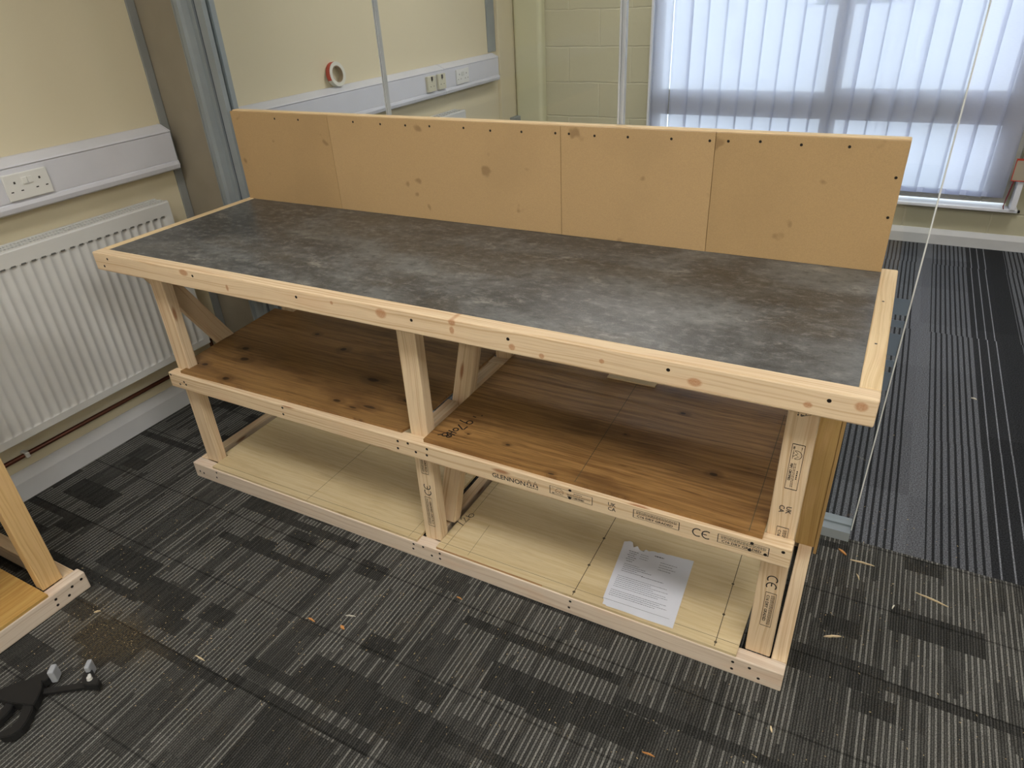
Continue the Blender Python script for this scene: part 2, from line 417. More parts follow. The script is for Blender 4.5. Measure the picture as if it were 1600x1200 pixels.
def carpet_far():
    t = NT('slate_blue_lined_carpet'); x, y, z = t.xyz('Object')
    fl = lambda a: t.ma('FLOOR', a)
    row = fl(t.ma('DIVIDE', t.ma('ADD', y, -.40), 1.0))
    xs = t.ma('ADD', x, t.ma('MULTIPLY', t.white(t.vec(row, 5.)), .010))
    s = t.ma('FRACT', t.ma('DIVIDE', t.ma('SUBTRACT', xs, 2.335), .66))
    g = t.ma('FRACT', t.ma('DIVIDE', xs, .0225))
    line = t.smooth(t.ma('ABSOLUTE', t.ma('SUBTRACT', g, .5)), .13, .24, 1., 0.)
    thin = t.smooth(t.ma('ABSOLUTE', t.ma('SUBTRACT', t.ma('FRACT', t.ma('DIVIDE', xs, .036)), .5)), .03, .09, 1., 0.)
    seg = lambda a, b: t.ma('MULTIPLY', t.ma('GREATER_THAN', s, a), t.ma('LESS_THAN', s, b))
    plush = seg(.20, .33); lit = seg(.60, .78); blk = seg(.78, .90)
    lines = t.ma('SUBTRACT', 1., t.ma('ADD', plush, t.ma('ADD', lit, blk)), clamp=True)
    pile = t.noise(t.vec(x, y), 230., 3., .7, dims='2D')
    v = t.ma('MULTIPLY', lines, t.ma('SUBTRACT', .105, t.ma('MULTIPLY', line, .085)))
    v = t.ma('ADD', v, t.ma('MULTIPLY', plush, .105))
    v = t.ma('ADD', v, t.ma('MULTIPLY', lit, t.ma('ADD', .024, t.ma('MULTIPLY', thin, .17))))
    v = t.ma('ADD', v, t.ma('MULTIPLY', blk, .022))
    patch = t.white(t.vec(fl(t.ma('DIVIDE', x, .25)), fl(t.ma('DIVIDE', y, .5))))
    v = t.ma('MULTIPLY', v, t.ma('ADD', 1.05, t.ma('MULTIPLY', patch, .3)))
    v = t.ma('MULTIPLY', v, t.smooth(pile, .25, .75, .40, 1.6))
    cc = t.n('ShaderNodeCombineColor')
    t.put(cc.inputs[0], t.ma('MULTIPLY', v, .93)); t.put(cc.inputs[1], t.ma('MULTIPLY', v, .97)); t.put(cc.inputs[2], t.ma('MULTIPLY', v, 1.08))
    return t.bsdf(cc.outputs[0], .95, 0., .1, bump=pile, bstr=.4, bdist=.003)
M_CF = carpet_far()

def glass_mat(name, tint, rough=0.):
    t = NT(name)
    tr = t.n('ShaderNodeBsdfTransparent'); tr.inputs[0].default_value = tint
    gl = t.n('ShaderNodeBsdfGlossy'); gl.inputs['Roughness'].default_value = rough
    fr = t.n('ShaderNodeFresnel'); fr.inputs[0].default_value = 1.45
    mx = t.n('ShaderNodeMixShader'); bf = t.n('ShaderNodeNewGeometry').outputs['Backfacing']; t.put(mx.inputs[0], t.ma('MULTIPLY', t.ma('MULTIPLY', fr.outputs[0], 1.5), t.ma('SUBTRACT', 1., bf)))
    t.t.links.new(tr.outputs[0], mx.inputs[1]); t.t.links.new(gl.outputs[0], mx.inputs[2])
    return t.end(mx.outputs[0])
M_GLASS = glass_mat('clear_glass', (.985, .995, .990, 1))
M_EDGE = plain('polished_glass_edge', (226, 230, 230), .2)
M_STRIP = plain('clear_joint_strip', (188, 192, 196), .2, .0, .8, .03)

def frost_mat():
    t = NT('frosted_film')
    tr = t.n('ShaderNodeBsdfTransparent'); df = t.n('ShaderNodeBsdfDiffuse'); df.inputs[0].default_value = lin((140, 152, 164))
    tl = t.n('ShaderNodeBsdfTranslucent'); tl.inputs[0].default_value = lin((150, 162, 176))
    a = t.n('ShaderNodeMixShader'); a.inputs[0].default_value = .5
    t.t.links.new(df.outputs[0], a.inputs[1]); t.t.links.new(tl.outputs[0], a.inputs[2])
    b = t.n('ShaderNodeMixShader'); b.inputs[0].default_value = .85
    t.t.links.new(tr.outputs[0], b.inputs[1]); t.t.links.new(a.outputs[0], b.inputs[2])
    return t.end(b.outputs[0])
M_FROST = frost_mat()

def fabric_mat():
    t = NT('sheer_blind_fabric'); x, y, z = t.xyz('Object')
    n = t.noise(t.vec(t.ma('MULTIPLY', x, 40.), t.ma('MULTIPLY', z, 500.)), 1., 2., dims='2D')
    c = t.mix(n, lin((226, 228, 240)), lin((236, 238, 250)))
    tr = t.n('ShaderNodeBsdfTransparent'); tr.inputs[0].default_value = (.95, .97, 1., 1)
    tl = t.n('ShaderNodeBsdfTranslucent'); t.put(tl.inputs[0], c)
    df = t.n('ShaderNodeBsdfDiffuse'); t.put(df.inputs[0], c)
    a = t.n('ShaderNodeMixShader'); a.inputs[0].default_value = .35
    t.t.links.new(tl.outputs[0], a.inputs[1]); t.t.links.new(df.outputs[0], a.inputs[2])
    b = t.n('ShaderNodeMixShader'); b.inputs[0].default_value = .78
    t.t.links.new(tr.outputs[0], b.inputs[1]); t.t.links.new(a.outputs[0], b.inputs[2])
    return t.end(b.outputs[0])
M_FAB = fabric_mat()

def emis(name, rgb, strength):
    t = NT(name); e = t.n('ShaderNodeEmission'); e.inputs[0].default_value = rgb; e.inputs[1].default_value = strength
    return t.end(e.outputs[0])

# ------------------------------------------------------------------ room shell
XR, YN, YP, YF, HC = 5.4, -4.6, .705, 3.80, 2.70
struct(box('floor', -.5, XR, YN, .692, -.06, 0, M_CN), 'grey ribbed carpet tile floor in front of the glass partition', 'floor')
struct(box('floor', -.5, XR, .692, YF+.15, -.06, 0, M_CF), 'slate blue lined carpet floor of the room behind the glass', 'floor')
struct(box('wall_left', -.60, -.40, YN, YF+.15, -.06, HC, M_WALL), 'cream painted side wall behind the radiators', 'wall')
struct(box('wall_right', XR, XR+.15, YN, YF+.15, -.06, HC, M_WALL), 'cream wall on the far right', 'wall')
struct(box('wall_near', -.6, XR+.15, YN-.15, YN, -.06, HC, M_WALL), 'cream wall behind the viewer', 'wall')
bm = bmesh.new()
WX0, WX1, WZ0, WZ1 = .63, 2.87, .25, 2.35
add_box(bm, -.40, WX0, YF, YF+.15, -.06, HC); add_box(bm, WX1, XR, YF, YF+.15, -.06, HC)
add_box(bm, WX0, WX1, YF, YF+.15, -.06, WZ0); add_box(bm, WX0, WX1, YF, YF+.15, WZ1, HC)
struct(link('wall_far', bm, M_BLOCK), 'painted blockwork wall around the window', 'wall')
struct(box('ceiling', -.6, XR+.15, YN-.15, YF+.15, HC, HC+.1, M_CEIL), 'white ceiling', 'ceiling')

def skirting(name, prof, fa, fb, label):
    bm = bmesh.new(); add_prism(bm, prof, fa, fb)
    return struct(link(name, bm, M_SKIRT), label, 'skirting board')
SK = [(0, 0), (.018, 0), (.018, .062), (.014, .072), (.007, .088), (.003, .095), (0, .095)]
skirting('baseboard_left', [(u, v*1.18) for u, v in SK], lambda u, v: (-.40+u, YN, v), lambda u, v: (-.40+u, .665, v), 'white skirting board under the near radiator')
skirting('baseboard_left', SK, lambda u, v: (-.40+u, .76, v), lambda u, v: (-.40+u, 3.44, v), 'white skirting board on the side wall behind the glass')
skirting('baseboard_far', SK, lambda u, v: (-.20, YF-u, v), lambda u, v: (XR, YF-u, v), 'white skirting board under the window')

# wall trims
struct(box('trim_1', -.40, -.391, .665, .700, 0, HC, M_TRIM, bev=.002), 'narrow grey strip beside the taupe panel in the corner', 'trim')
struct(box('trim_2', -.40, -.392, 3.325, 3.43, 1.17, HC, M_ALU, bev=.002), 'grey strip on the side wall above the end of the far trunking', 'trim')
bm = bmesh.new(); add_box(bm, -.40, -.375, 3.445, 3.468, 0, HC, .003); add_box(bm, -.40, -.385, 3.474, 3.500, 0, HC, .003)
struct(link('trim_3', bm, M_WALL), 'pair of cream cover strips near the far corner', 'trim')
struct(box('trim_4', -.40, -.36, 3.60, 3.78, 0, .70, M_ALU, bev=.004), 'small grey boxing low in the far corner', 'trim')
bm = bmesh.new(); add_box(bm, -.398, -.175, 3.70, 3.80, 0, HC, .03, 4)
o = struct(link('trim_5', bm, wall_mat('pale_cream_paint', (214, 212, 180)), smooth=False), 'pale round-cornered boxing in the far corner', 'trim')

# ------------------------------------------------------------------ window with frame, sill and outside
wf = thing('window_1', 'grey framed window behind the vertical blinds', 'window', ((WX0+WX1)/2, YF+.06, WZ0)); wf['kind'] = 'structure'
y0, y1 = 3.772, 3.832
bm = bmesh.new()
for (a, b, c, d) in ((WX0+.012, .694, .292, 2.34), (1.752, 1.841, .292, 2.34), (2.738, WX1, .292, 2.34), (.694, 1.752, .292, .345), (1.841, 2.738, .292, .345),
                     (.694, 1.752, .732, .892), (1.841, 2.738, .732, .915), (.694, 1.752, 2.28, 2.34), (1.841, 2.738, 2.28, 2.34)):
    add_box(bm, a, b, y0, y1, c, d, .004)
link('window_frame', bm, M_WF, wf)
for (a, b, c, d) in ((.694, 1.752, .345, .732), (1.841, 2.738, .345, .732), (.694, 1.752, .892, 2.28), (1.841, 2.738, .915, 2.28)):
    box('pane', a-.004, b+.004, 3.799, 3.805, c-.004, d+.004, M_GLASS, wf)
box('sill', WX0-.01, 2.93, 3.715, 3.87, .252, .272, M_WHITEF, wf, .004)
box('painted_sill_shadow', WX0, 2.95, 3.775, 3.80, .240, .252, M_SCREW, wf)  # solid dark strip painting the shadow line under the sill
bm = bmesh.new(); add_box(bm, WX0-.004, WX0+.010, 3.72, 3.90, .272, 2.35, .002)
link('reveal_lining', bm, M_WHITEF, wf)
setorigin(wf)
struct(box('trim_6', 2.885, 2.915, 3.70, 3.80, .272, 2.35, M_WHITEF, bev=.004), 'white upright trim at the right side of the window', 'trim')

t = NT('pale_paving'); x, y, z = t.xyz('Object')
pv = t.bsdf(t.mix(t.noise(t.vec(x, y), .6, 4., dims='2D'), lin((196, 198, 204)), lin((214, 214, 216))), .9)
struct(box('ground', -60, 70, 3.96, 90, -.3, -.2, pv), 'pale paving outside the window', 'ground')
def hedge_mat():
    t = NT('green_leaves'); tc = t.n('ShaderNodeTexCoord')
    return t.bsdf(t.mix(t.noise(tc.outputs['Object'], 3., 5., .7), lin((34, 62, 30)), lin((92, 128, 66))), .8)
bm = bmesh.new(); add_box(bm, -2.8, .4, 41, 43, -.2, 1.6)
bmesh.ops.subdivide_edges(bm, edges=bm.edges[:], cuts=14, use_grid_fill=True)
for v in bm.verts:
    v.co += Vector((random.uniform(-.2, .2), random.uniform(-.3, .3), random.uniform(-.2, .35) if v.co.z > .3 else 0))
tag(link('hedge', bm, hedge_mat()), 'green hedge far outside, seen through the blind beside the window bar', 'hedge')
bo = thing('bollard', 'small red and white bollard outside, seen dimly through the blind beside the window bar', 'bollard', (-.07, 24.6, -.2))
M_BR = plain('bollard_red', (206, 70, 52), .5); M_BW = plain('bollard_white', (236, 236, 236), .5)
bm = bmesh.new(); add_cyl(bm, (0, 0, 0), (0, 0, .36), .10, n=20); link('post', bm, M_BR, bo)
bm = bmesh.new(); add_cyl(bm, (0, 0, .18), (0, 0, .28), .104, n=20); link('white_band', bm, M_BW, bo)

# ------------------------------------------------------------------ vertical blind
bl = thing('vertical_blind', 'white sheer vertical blind hanging in front of the window', 'blind', (1.75, 3.72, .33))
box('headrail', .66, 2.88, 3.70, 3.74, 2.33, 2.37, M_WHITEF, bl, .004)
edges = [.655, .784, .888, 1.001, 1.116, 1.232, 1.346, 1.461, 1.574, 1.687, 1.805, 1.910, 2.026, 2.149, 2.259, 2.373, 2.490, 2.601, 2.712]
M_WEIGHT = plain('grey_hem_weight', (176, 178, 178), .6)
chain = []
for k, ex in enumerate(edges):
    rnd = random.Random(k+3)
    bm = bmesh.new(); wdt = .130; tilt = rnd.uniform(.010, .018); lean = rnd.uniform(-.003, .003)
    if k == 12: tilt = .03
    rows = []
    for zi in range(9):
        zz = .338 + (2.33-.338)*zi/8
        row = []
        for j in range(7):
            s = j/6
            row.append(bm.verts.new((ex - .006 + wdt*s + lean*(zi/8-1), 3.718 - tilt*(s-.5)*2 - .006*math.sin(math.pi*s), zz)))
        rows.append(row)
    for a, b in zip(rows, rows[1:]):
        for j in range(6): bm.faces.new((a[j], a[j+1], b[j+1], b[j]))
    bmesh.ops.solidify(bm, geom=bm.faces[:], thickness=.0004)
    sl = link('slat', bm, M_FAB, bl, smooth=True)
    bm = bmesh.new(); add_box(bm, ex+.000, ex+.115, 3.7155, 3.7195, .338, .368, .001)
    link('bottom_weight', bm, M_FAB, sl)
    chain.append(ex+.057)
bm = bmesh.new()
for a, b in zip(chain, chain[1:]):
    add_tube(bm, [(a+(b-a)*s/6, 3.712, .332-.022*math.sin(math.pi*s/6)) for s in range(7)], .0016, 6)
link('bead_chain', bm, M_TRIM, bl)
setorigin(bl)
for s in bl.children:
    pass

# ------------------------------------------------------------------ glass partition
gp = thing('glass_partition', 'clear glass office partition with grey metal channel standing behind the workbench', 'glass partition', (1.2, .72, 0))
GX0, GX1 = -.045, 2.342
for a, b in ((GX0, .702), (.716, 1.516), (1.532, GX1)):
    box('glass_pane', a, b, .714, .726, .018, HC-.02, M_GLASS, gp)
box('polished_edge', GX1-.001, GX1+.0025, .714, .726, .018, HC-.02, M_EDGE, gp)
for cx, w in ((.709, .0045), (1.524, .009)):
    bm = bmesh.new(); add_box(bm, cx-w, cx-w*.35, .711, .729, .018, HC-.02, .001); add_box(bm, cx+w*.35, cx+w, .711, .729, .018, HC-.02, .001); add_box(bm, cx-w*.5, cx+w*.5, .716, .724, .018, HC-.02)
    link('joint_strip', bm, M_STRIP, gp)
for z0, z1 in ((.771, .817), (.735, .755), (.650, .715), (.615, .635), (.54, .597)):
    box('frosted_band', GX0+.02, GX1-.003, .7128, .7138, z0, z1, M_FROST, gp)
bm = bmesh.new(); add_prism(bm, [(.676, 0), (.764, 0), (.764, .026), (.728, .026), (.727, .020), (.713, .020), (.712, .026), (.686, .026)], lambda u, v: (-.05, u, v), lambda u, v: (2.340, u, v))
link('floor_track', bm, M_ALU, gp)
box('head_track', -.05, XR, .69, .75, HC-.03, HC, M_ALU, gp, .003)
# wall channel: flange, rounded nib, recess, gasket, outer nib (plan profile x, y)
bm = bmesh.new()
prof = [(-.192, .70), (-.168, .70), (-.166, .684), (-.150, .674), (-.128, .672), (-.118, .680), (-.108, .700), (-.082, .700), (-.080, .690), (-.074, .690), (-.072, .706), (-.066, .706), (-.064, .694), (-.030, .694), (-.028, .712), (-.048, .713), (-.048, .727), (-.028, .728), (-.028, .75), (-.192, .75)]
add_prism(bm, prof, lambda u, v: (u, v, 0), lambda u, v: (u, v, HC))
link('wall_channel', bm, M_ALU, gp)
box('gasket', -.0725, -.0655, .698, .707, 0, HC, M_ALUD, gp)
box('side_panel', -.400, -.190, .702, .745, 0, HC, M_BOARD, gp)
setorigin(gp)

# ------------------------------------------------------------------ ceiling lights
M_LED = emis('lit_lamp_panel', (1.0, .975, .935, 1), PANEL_STRENGTH)
k = 0
for (lx, ly) in ((.9, -1.0), (2.7, -1.0), (4.4, -1.0), (.9, -3.0), (2.7, -3.0), (4.4, -3.0), (1.0, 2.3), (3.2, 2.3)):
    c = thing('ceiling_light', 'square white lamp panel set in the ceiling', 'ceiling light', (lx, ly, HC), 0, 'ceiling lamp panels')
    bm = bmesh.new()
    for a, b, d, e in ((-.31, .31, -.31, -.29), (-.31, .31, .29, .31), (-.31, -.29, -.29, .29), (.29, .31, -.29, .29)): add_box(bm, a, b, d, e, -.015, 0)
    link('frame', bm, M_WHITEP, c)
    box('diffuser', -.29, .29, -.29, .29, -.010, -.004, M_LED, c)

# ------------------------------------------------------------------ ink stamps
def stamp_trees(h):
    w = h*.62; st = []
    for cx in (w*.5, w*1.65):
        st += [([(cx-w*.45, h*.28), (cx, h), (cx+w*.45, h*.28)], h*.07), ([(cx-w*.28, h*.28), (cx-w*.28, h*.5)], h*.06), ([(cx+w*.28, h*.28), (cx+w*.28, h*.5)], h*.06),
               ([(cx-w*.45, h*.28), (cx-w*.12, h*.28)], h*.06), ([(cx+w*.12, h*.28), (cx+w*.45, h*.28)], h*.06), ([(cx-w*.15, h*.62), (cx+w*.15, h*.62)], h*.06)]
    st += [([(w*.05+q*w*.36, h*.06), (w*.05+q*w*.36+w*.24, h*.06)], h*.10) for q in range(6)]
    return st
def stamp_frame(w, h, t=.0009, thick=.0018):
    return [([(0, 0), (0, h)], thick), ([(w, 0), (w, h)], thick), ([(0, 0), (w, 0)], t), ([(0, h), (w, h)], t)]
def dashes(x0, x1, y, th, seed):
    r = random.Random(seed); out = []; x = x0
    while x < x1:
        l = r.uniform(.0025, .008); out.append(([(x, y), (min(x+l, x1), y)], th)); x += l + .0013
    return out
def stamp_pefc(w=.118, h=.025):
    st = stamp_frame(w, h)
    st += [(arc(.027, .011, .011, 200, -10, 12), .0011), ([(.017, .007), (.023, .014), (.029, .007)], .001), ([(.026, .009), (.031, .016), (.037, .008)], .001), ([(.023, .007), (.023, .004)], .0012), ([(.031, .008), (.031, .004)], .0012), ([(.016, .0045), (.038, .0045)], .0008)]
    st += dashes(.006, .012, .020, .0012, 3) + dashes(.067, .090, .019, .0022, 4) + dashes(.048, .112, .0135, .0010, 5) + dashes(.048, .112, .0105, .0010, 6)
    return st
def stamp_c16(w=.114, h=.025):
    st = stamp_frame(w, h)
    st += dashes(.007, w-.006, .0208, .0014, 8) + dashes(.007, w-.006, .0178, .0014, 9) + dashes(.007, w-.006, .0148, .0014, 12)
    return st
CE = [(arc(.0125, .0125, .0112, 55, 305, 18), .0030), (arc(.0345, .0125, .0112, 55, 305, 18), .0030), ([(.0240, .0125), (.0345, .0125)], .0028)]
UKCA_T = [('UK', 0, .0150, .0155, .98), ('CA', 0, .0005, .0155, .98)]
def stamp(parent, kind, org, ux, uy):
    if kind == 'mill': mark('ink_stamp', parent, org, ux, uy, text=[('GLENNON', 0, .004, .0205, 1.02)], mat=M_INK)
    elif kind == 'trees': mark('ink_stamp', parent, org, ux, uy, strokes=stamp_trees(.026), mat=M_INK)
    elif kind == 'pefc': mark('ink_stamp', parent, org, ux, uy, strokes=stamp_pefc(), text=[('PEFC', .006, .0025, .005, .7), ('PEFC CERTIFIED', .050, .003, .0068, .95)], mat=M_INK)
    elif kind == 'ukca': mark('ink_stamp', parent, org, ux, uy, text=UKCA_T, mat=M_INK)
    elif kind == 'ce': mark('ink_stamp', parent, org, ux, uy, strokes=CE, mat=M_INK)
    elif kind == 'c16': mark('ink_stamp', parent, org, ux, uy, strokes=stamp_c16(), text=[('C16 DRY GRADED', .009, .0035, .0098, 1.12)], mat=M_INK)

_screw = None
def screw(parent, p, nrm='y', r=.0042):
    """dark countersunk screw head, one shared mesh"""
    global _screw
    if _screw is None:
        bm = bmesh.new(); n = 14
        c = bm.verts.new((0, 0, -.0022)); a = [bm.verts.new((math.cos(2*math.pi*k/n)*.6, math.sin(2*math.pi*k/n)*.6, -.0016)) for k in range(n)]
        b = [bm.verts.new((math.cos(2*math.pi*k/n), math.sin(2*math.pi*k/n), .00045)) for k in range(n)]
        for k in range(n):
            bm.faces.new((c, a[k], a[(k+1) % n])); bm.faces.new((a[k], b[k], b[(k+1) % n], a[(k+1) % n]))
        for v in bm.verts: v.co.z = .00035 + (v.co.z+.0022)*.08
        _screw = bpy.data.meshes.new('screw'); bm.normal_update(); bm.to_mesh(_screw); bm.free(); _screw.materials.append(M_SCREW)
    o = bpy.data.objects.new('screw', _screw); C.objects.link(o); o.parent = parent
    o.location = p; o.scale = (r, r, 1)
    o.rotation_euler = (math.pi/2, 0, 0) if nrm == 'y' else (0, 0, 0)
    return o

def poly_board(name, poly, z0, z1, mat, parent):
    bm = bmesh.new(); add_prism(bm, poly, lambda u, v: (u, v, z0), lambda u, v: (u, v, z1))
    return link(name, bm, mat, parent)

H = .90
# ================================================================== main workbench
wb = thing('workbench', 'long pale timber workbench with slate grey worktop, tan splashback and two shelf levels', 'workbench', (1.17, .33, 0))
AX = (1, 0, 0); AZ = (0, 0, 1)
# --- worktop
ap = .0605
fr = timber('front_edging', (0, 2.2946), (0, .040), (H-ap, H), 0, M_TA, wb, 1, .004)
timber('side_edging', (0, .034), (.0395, .688), (H-ap, H), 1, M_CAP, wb, 2, .004)
timber('side_edging', (2.2555, 2.2946), (.0395, .698), (H-ap, H), 1, M_CAP, wb, 3, .004)
box('worktop_panel', .0335, 2.256, .0395, .680, H-.022, H-.0012, M_LAM, wb)
timber('rear_edging', (.034, 2.2555), (.6805, .6990), (H-ap, H-.02), 0, M_T, wb, 4)
for x, z in ((.073, .884), (.045, .857), (.469, .883), (.876, .880), (1.255, .878), (1.526, .878), (1.903, .879), (2.212, .880)): screw(fr, (x, 0, z))
for y_, r_ in ((.235, .0016), (.47, .0016)): screw(wb, (2.272, y_, H+.0004), 'z', .003)
# --- splashback
sp_x = (.013, .481, 1.359, 1.805, 2.2565)
panels = []
for k in range(4):
    panels.append(box('splashback_panel', sp_x[k]+.0006, sp_x[k+1]-.0006, .668, .680, H-.001, 1.222, M_MDF[k], wb, .0008))
timber('splashback_cap', (.012, 2.2565), (.6802, .7080), (1.165, 1.225), 0, M_CAP, wb, 5, .003)
for k, x in enumerate((.10, .49, 1.36, 1.80, 2.18)): timber('splashback_upright', (x, x+.060), (.6802, .7000), (H, 1.165), 2, M_T, wb, 20+k)
for x, z in ((.235, 1.203), (.347, 1.203), (.594, 1.205), (.708, 1.202), (.809, 1.202), (.903, 1.203), (1.03, 1.203), (1.125, 1.199), (1.232, 1.2), (1.343, 1.201), (1.386, 1.201), (1.465, 1.199),
             (1.564, 1.2), (1.687, 1.201), (1.79, 1.201), (1.838, 1.202), (1.918, 1.205), (2.017, 1.202), (2.127, 1.203), (2.241, 1.137), (2.243, 1.04)):
    k = max(i for i in range(4) if sp_x[i] <= x)
    screw(panels[k], (x, .668, z), r=.0036)
# --- base frame on the floor
bz = .066
b1 = timber('base_front_rail', (.098, 2.242), (.032, .070), (.001, bz), 0, M_TG, wb, 31)
timber('base_rear_rail', (.098, 2.242), (.585, .623), (.001, bz), 0, M_T, wb, 32)
timber('base_side_rail', (.098, .136), (.0703, .5847), (.001, bz), 1, M_T, wb, 33)
timber('base_side_rail', (2.2045, 2.2425), (.0703, .5847), (.001, bz), 1, M_T, wb, 34)
timber('base_middle_rail', (1.142, 1.180), (.0703, .5847), (.001, bz), 1, M_T, wb, 35)
for x, z in ((.126, .032), (.146, .029), (.223, .055), (.216, .03), (1.12, .056), (1.157, .058), (1.116, .035), (1.187, .034), (1.219, .055), (1.218, .033), (1.663, .053), (1.659, .027), (2.119, .048), (2.119, .022), (2.161, .047), (2.186, .021)):
    screw(b1, (x, .032, z))
# --- middle frame
mz0, mz1 = .411, .467
m1 = timber('shelf_front_rail', (.134, 2.203), (.032, .070), (mz0, mz1), 0, M_T, wb, 48)
timber('shelf_rear_rail', (.10, 2.203), (.545, .583), (mz0, mz1), 0, M_T, wb, 42)
timber('shelf_side_rail', (.142, .180), (.1085, .5447), (mz0, mz1), 1, M_T, wb, 43)
timber('shelf_side_rail', (2.150, 2.188), (.1085, .5447), (mz0, mz1), 1, M_T, wb, 44)
timber('shelf_middle_rail', (1.1374, 1.176), (.1085, .280), (mz0, mz1-.003), 1, M_T, wb, 45)
timber('shelf_middle_rail', (1.1374, 1.176), (.345, .5447), (mz0, mz1-.003), 1, M_T, wb, 46)
for x, z in ((.147, .460), (.209, .444), (.184, .43), (.216, .435), (.672, .456), (.669, .431), (1.122, .456), (1.158, .458), (1.119, .43), (1.183, .435), (1.224, .457), (1.221, .435), (1.665, .457), (1.664, .432), (2.117, .456), (2.114, .435), (2.149, .434), (2.185, .456)):
    screw(m1, (x, .032, z))
YF_ = .0318
for kind, x, z in (('mill', 1.434, .4245), ('trees', 1.539, .427), ('pefc', 1.608, .4300), ('ukca', 1.768, .4300), ('c16', 1.835, .4310), ('ce', 1.981, .4290), ('c16', 2.041, .4310)):
    stamp(m1, kind, (x, YF_, z), AX, AZ)
# --- posts
ztop = H-ap+.02
posts = []
for x in (.140, 1.142, 2.139):
    pl = timber('front_post', (x, x+.062), (.0702, .108), (bz, ztop), 2, M_T, wb, int(x*100)+11); posts.append(pl)
for x in (.140, 1.142):
    timber('rear_post', (x, x+.062), (.5832, .621), (bz, ztop), 2, M_T, wb, int(x*100)+9)
timber('rear_post', (2.184, 2.247), (.528, .5448), (bz, ztop), 2, M_TY, wb, 77, .002)
box('side_lath', 2.2472, 2.2560, .525, .600, .045, ztop, M_TY, wb, .001).data
YP_ = .0700
for kind, x, z in (('trees', 2.158, .8255), ('pefc', 2.160, .722), ('ukca', 2.157, .556), ('c16', 2.160, .494), ('ce', 2.160, .342), ('c16', 2.163, .286)):
    stamp(posts[2], kind, (x, YP_, z), (0, 0, -1), AX)
for kind, x, z in (('c16', 1.187, .327), ('ce', 1.188, .281-.036), ('c16', 1.186, .122), ('c16', 1.184, -.02)):
    stamp(posts[1], kind, (x, YP_, z), (0, 0, 1), (-1, 0, 0)) if z > 0 else None
# --- diagonal braces
def brace(name, x, p0, p1, seed, d=.0375):
    (ya, za), (yb, zb) = p0, p1
    L = math.hypot(yb-ya, zb-za); ang = math.atan2(zb-za, yb-ya)
    M = Matrix.Translation((0, ya, za)) @ Matrix.Rotation(ang, 4, 'X')
    return timber(name, x, (0, L), (-d, d), 1, M_T, wb, seed, .003, M)
brace('diagonal_brace', (.093, .1295), (.102, .820), (.437, .250), 63, .0320)
brace('diagonal_brace', (1.141, 1.2035), (.165, .074), (.475, .850), 62, .0190)
# --- shelves
sh = .4765
l_b = poly_board('upper_shelf_board', [(.186, .046), (1.120, .058), (1.122, .068), (1.137, .112), (1.137, .606), (.2035, .606), (.2035, .582), (.104, .582), (.146, .112), (.2035, .112), (.2035, .0695), (.187, .0695)], mz1+.0004, sh, M_PB, wb); l_b['label'] = 'knotty brown plywood shelf'
r_b = poly_board('upper_shelf_board', [(1.2045, .046), (2.136, .042), (2.137, .606), (1.2045, .606)], mz1+.0004, sh+.001, M_PR, wb); r_b['label'] = 'streaky brown plywood shelf with black handwriting'
lz = bz+.0095
ll = poly_board('lower_shelf_board', [(.204, .036), (1.132, .036), (1.132, .584), (.180, .584), (.180, .112), (.204, .112)], bz+.0004, lz, M_PP, wb); ll['label'] = 'pale plywood shelf'
lr = poly_board('lower_shelf_board', [(1.2055, .036), (2.124, .034), (2.136, .584), (1.2055, .584)], bz+.0004, lz, M_PP, wb); lr['label'] = 'pale plywood shelf with pencil lines'
bm = bmesh.new(); add_box(bm, 1.2055, 2.124, .0352, .0359, bz+.003, lz-.002)
link('veneer_edge', bm, timber_mat('reddish_veneer_edge', light=(206, 160, 112), dark=(176, 124, 80), auto=False), lr)
# marker pen writing, read from the left side: text runs back-to-front
T = lambda pts, s=1.: [(u*s, v*s) for u, v in pts]
hand = []
def hw(pts, du): hand.append(([(du + u, v) for u, v in pts], .0042))
hw([(.0, .030), (.004, .033)], -.040); hw([(.0, .010), (.001, .022)], -.022)
hw(arc(.010, .022, .009, 20, 380, 12) + [(.018, .020), (.017, .0), (.014, -.012)], 0)          # 9
hw([(.030, .030), (.046, .030), (.050, .027), (.036, .0)], 0)                                    # 7
hw(arc(.060, .010, .0075, 0, 360, 12), 0)                                                        # 0
hw([(.074, .024), (.074, -.006)], 0); hw([(.074, .009), (.084, .009)], 0); hw([(.084, .026), (.084, -.004)], 0)
hw(arc(.096, .014, .007, 90, 450, 10) + arc(.096, -.001, .008, 90, 450, 10), 0); hw([(.099, -.010), (.108, -.018)], 0)
mark('marker_writing', r_b, (1.262, .185, sh+.001), (-.12, -.992, 0), (.992, -.12, 0), strokes=hand, mat=M_PEN)
hand2 = [([(0, 0), (.003, .028)], .0026), ([(.012, .022), (.018, .027), (.022, .020), (.012, .002), (.026, .003)], .0026), ([(.030, .022), (.031, .004)] + arc(.038, .008, .007, 190, 520, 12), .0026)]
mark('marker_writing', lr, (1.233, .155, lz), (.14, .99, 0), (-.99, .14, 0), strokes=[([(u*1.35, v*1.1) for u, v in p], w) for p, w in hand2], mat=M_PEN)
pl = [([(1.6675, .037), (1.6615, .583)], .0022), ([(2.068, .037), (2.058, .583)], .0020), ([(1.2055, .060), (2.124, .066)], .0012), ([(1.232, .036), (1.229, .583)], .0013), ([(1.315, .045), (1.309, .19)], .001)]
for p_ in pl: mark('pencil_line', lr, (0, 0, lz), AX, (0, 1, 0), strokes=[p_], mat=M_PENCIL)
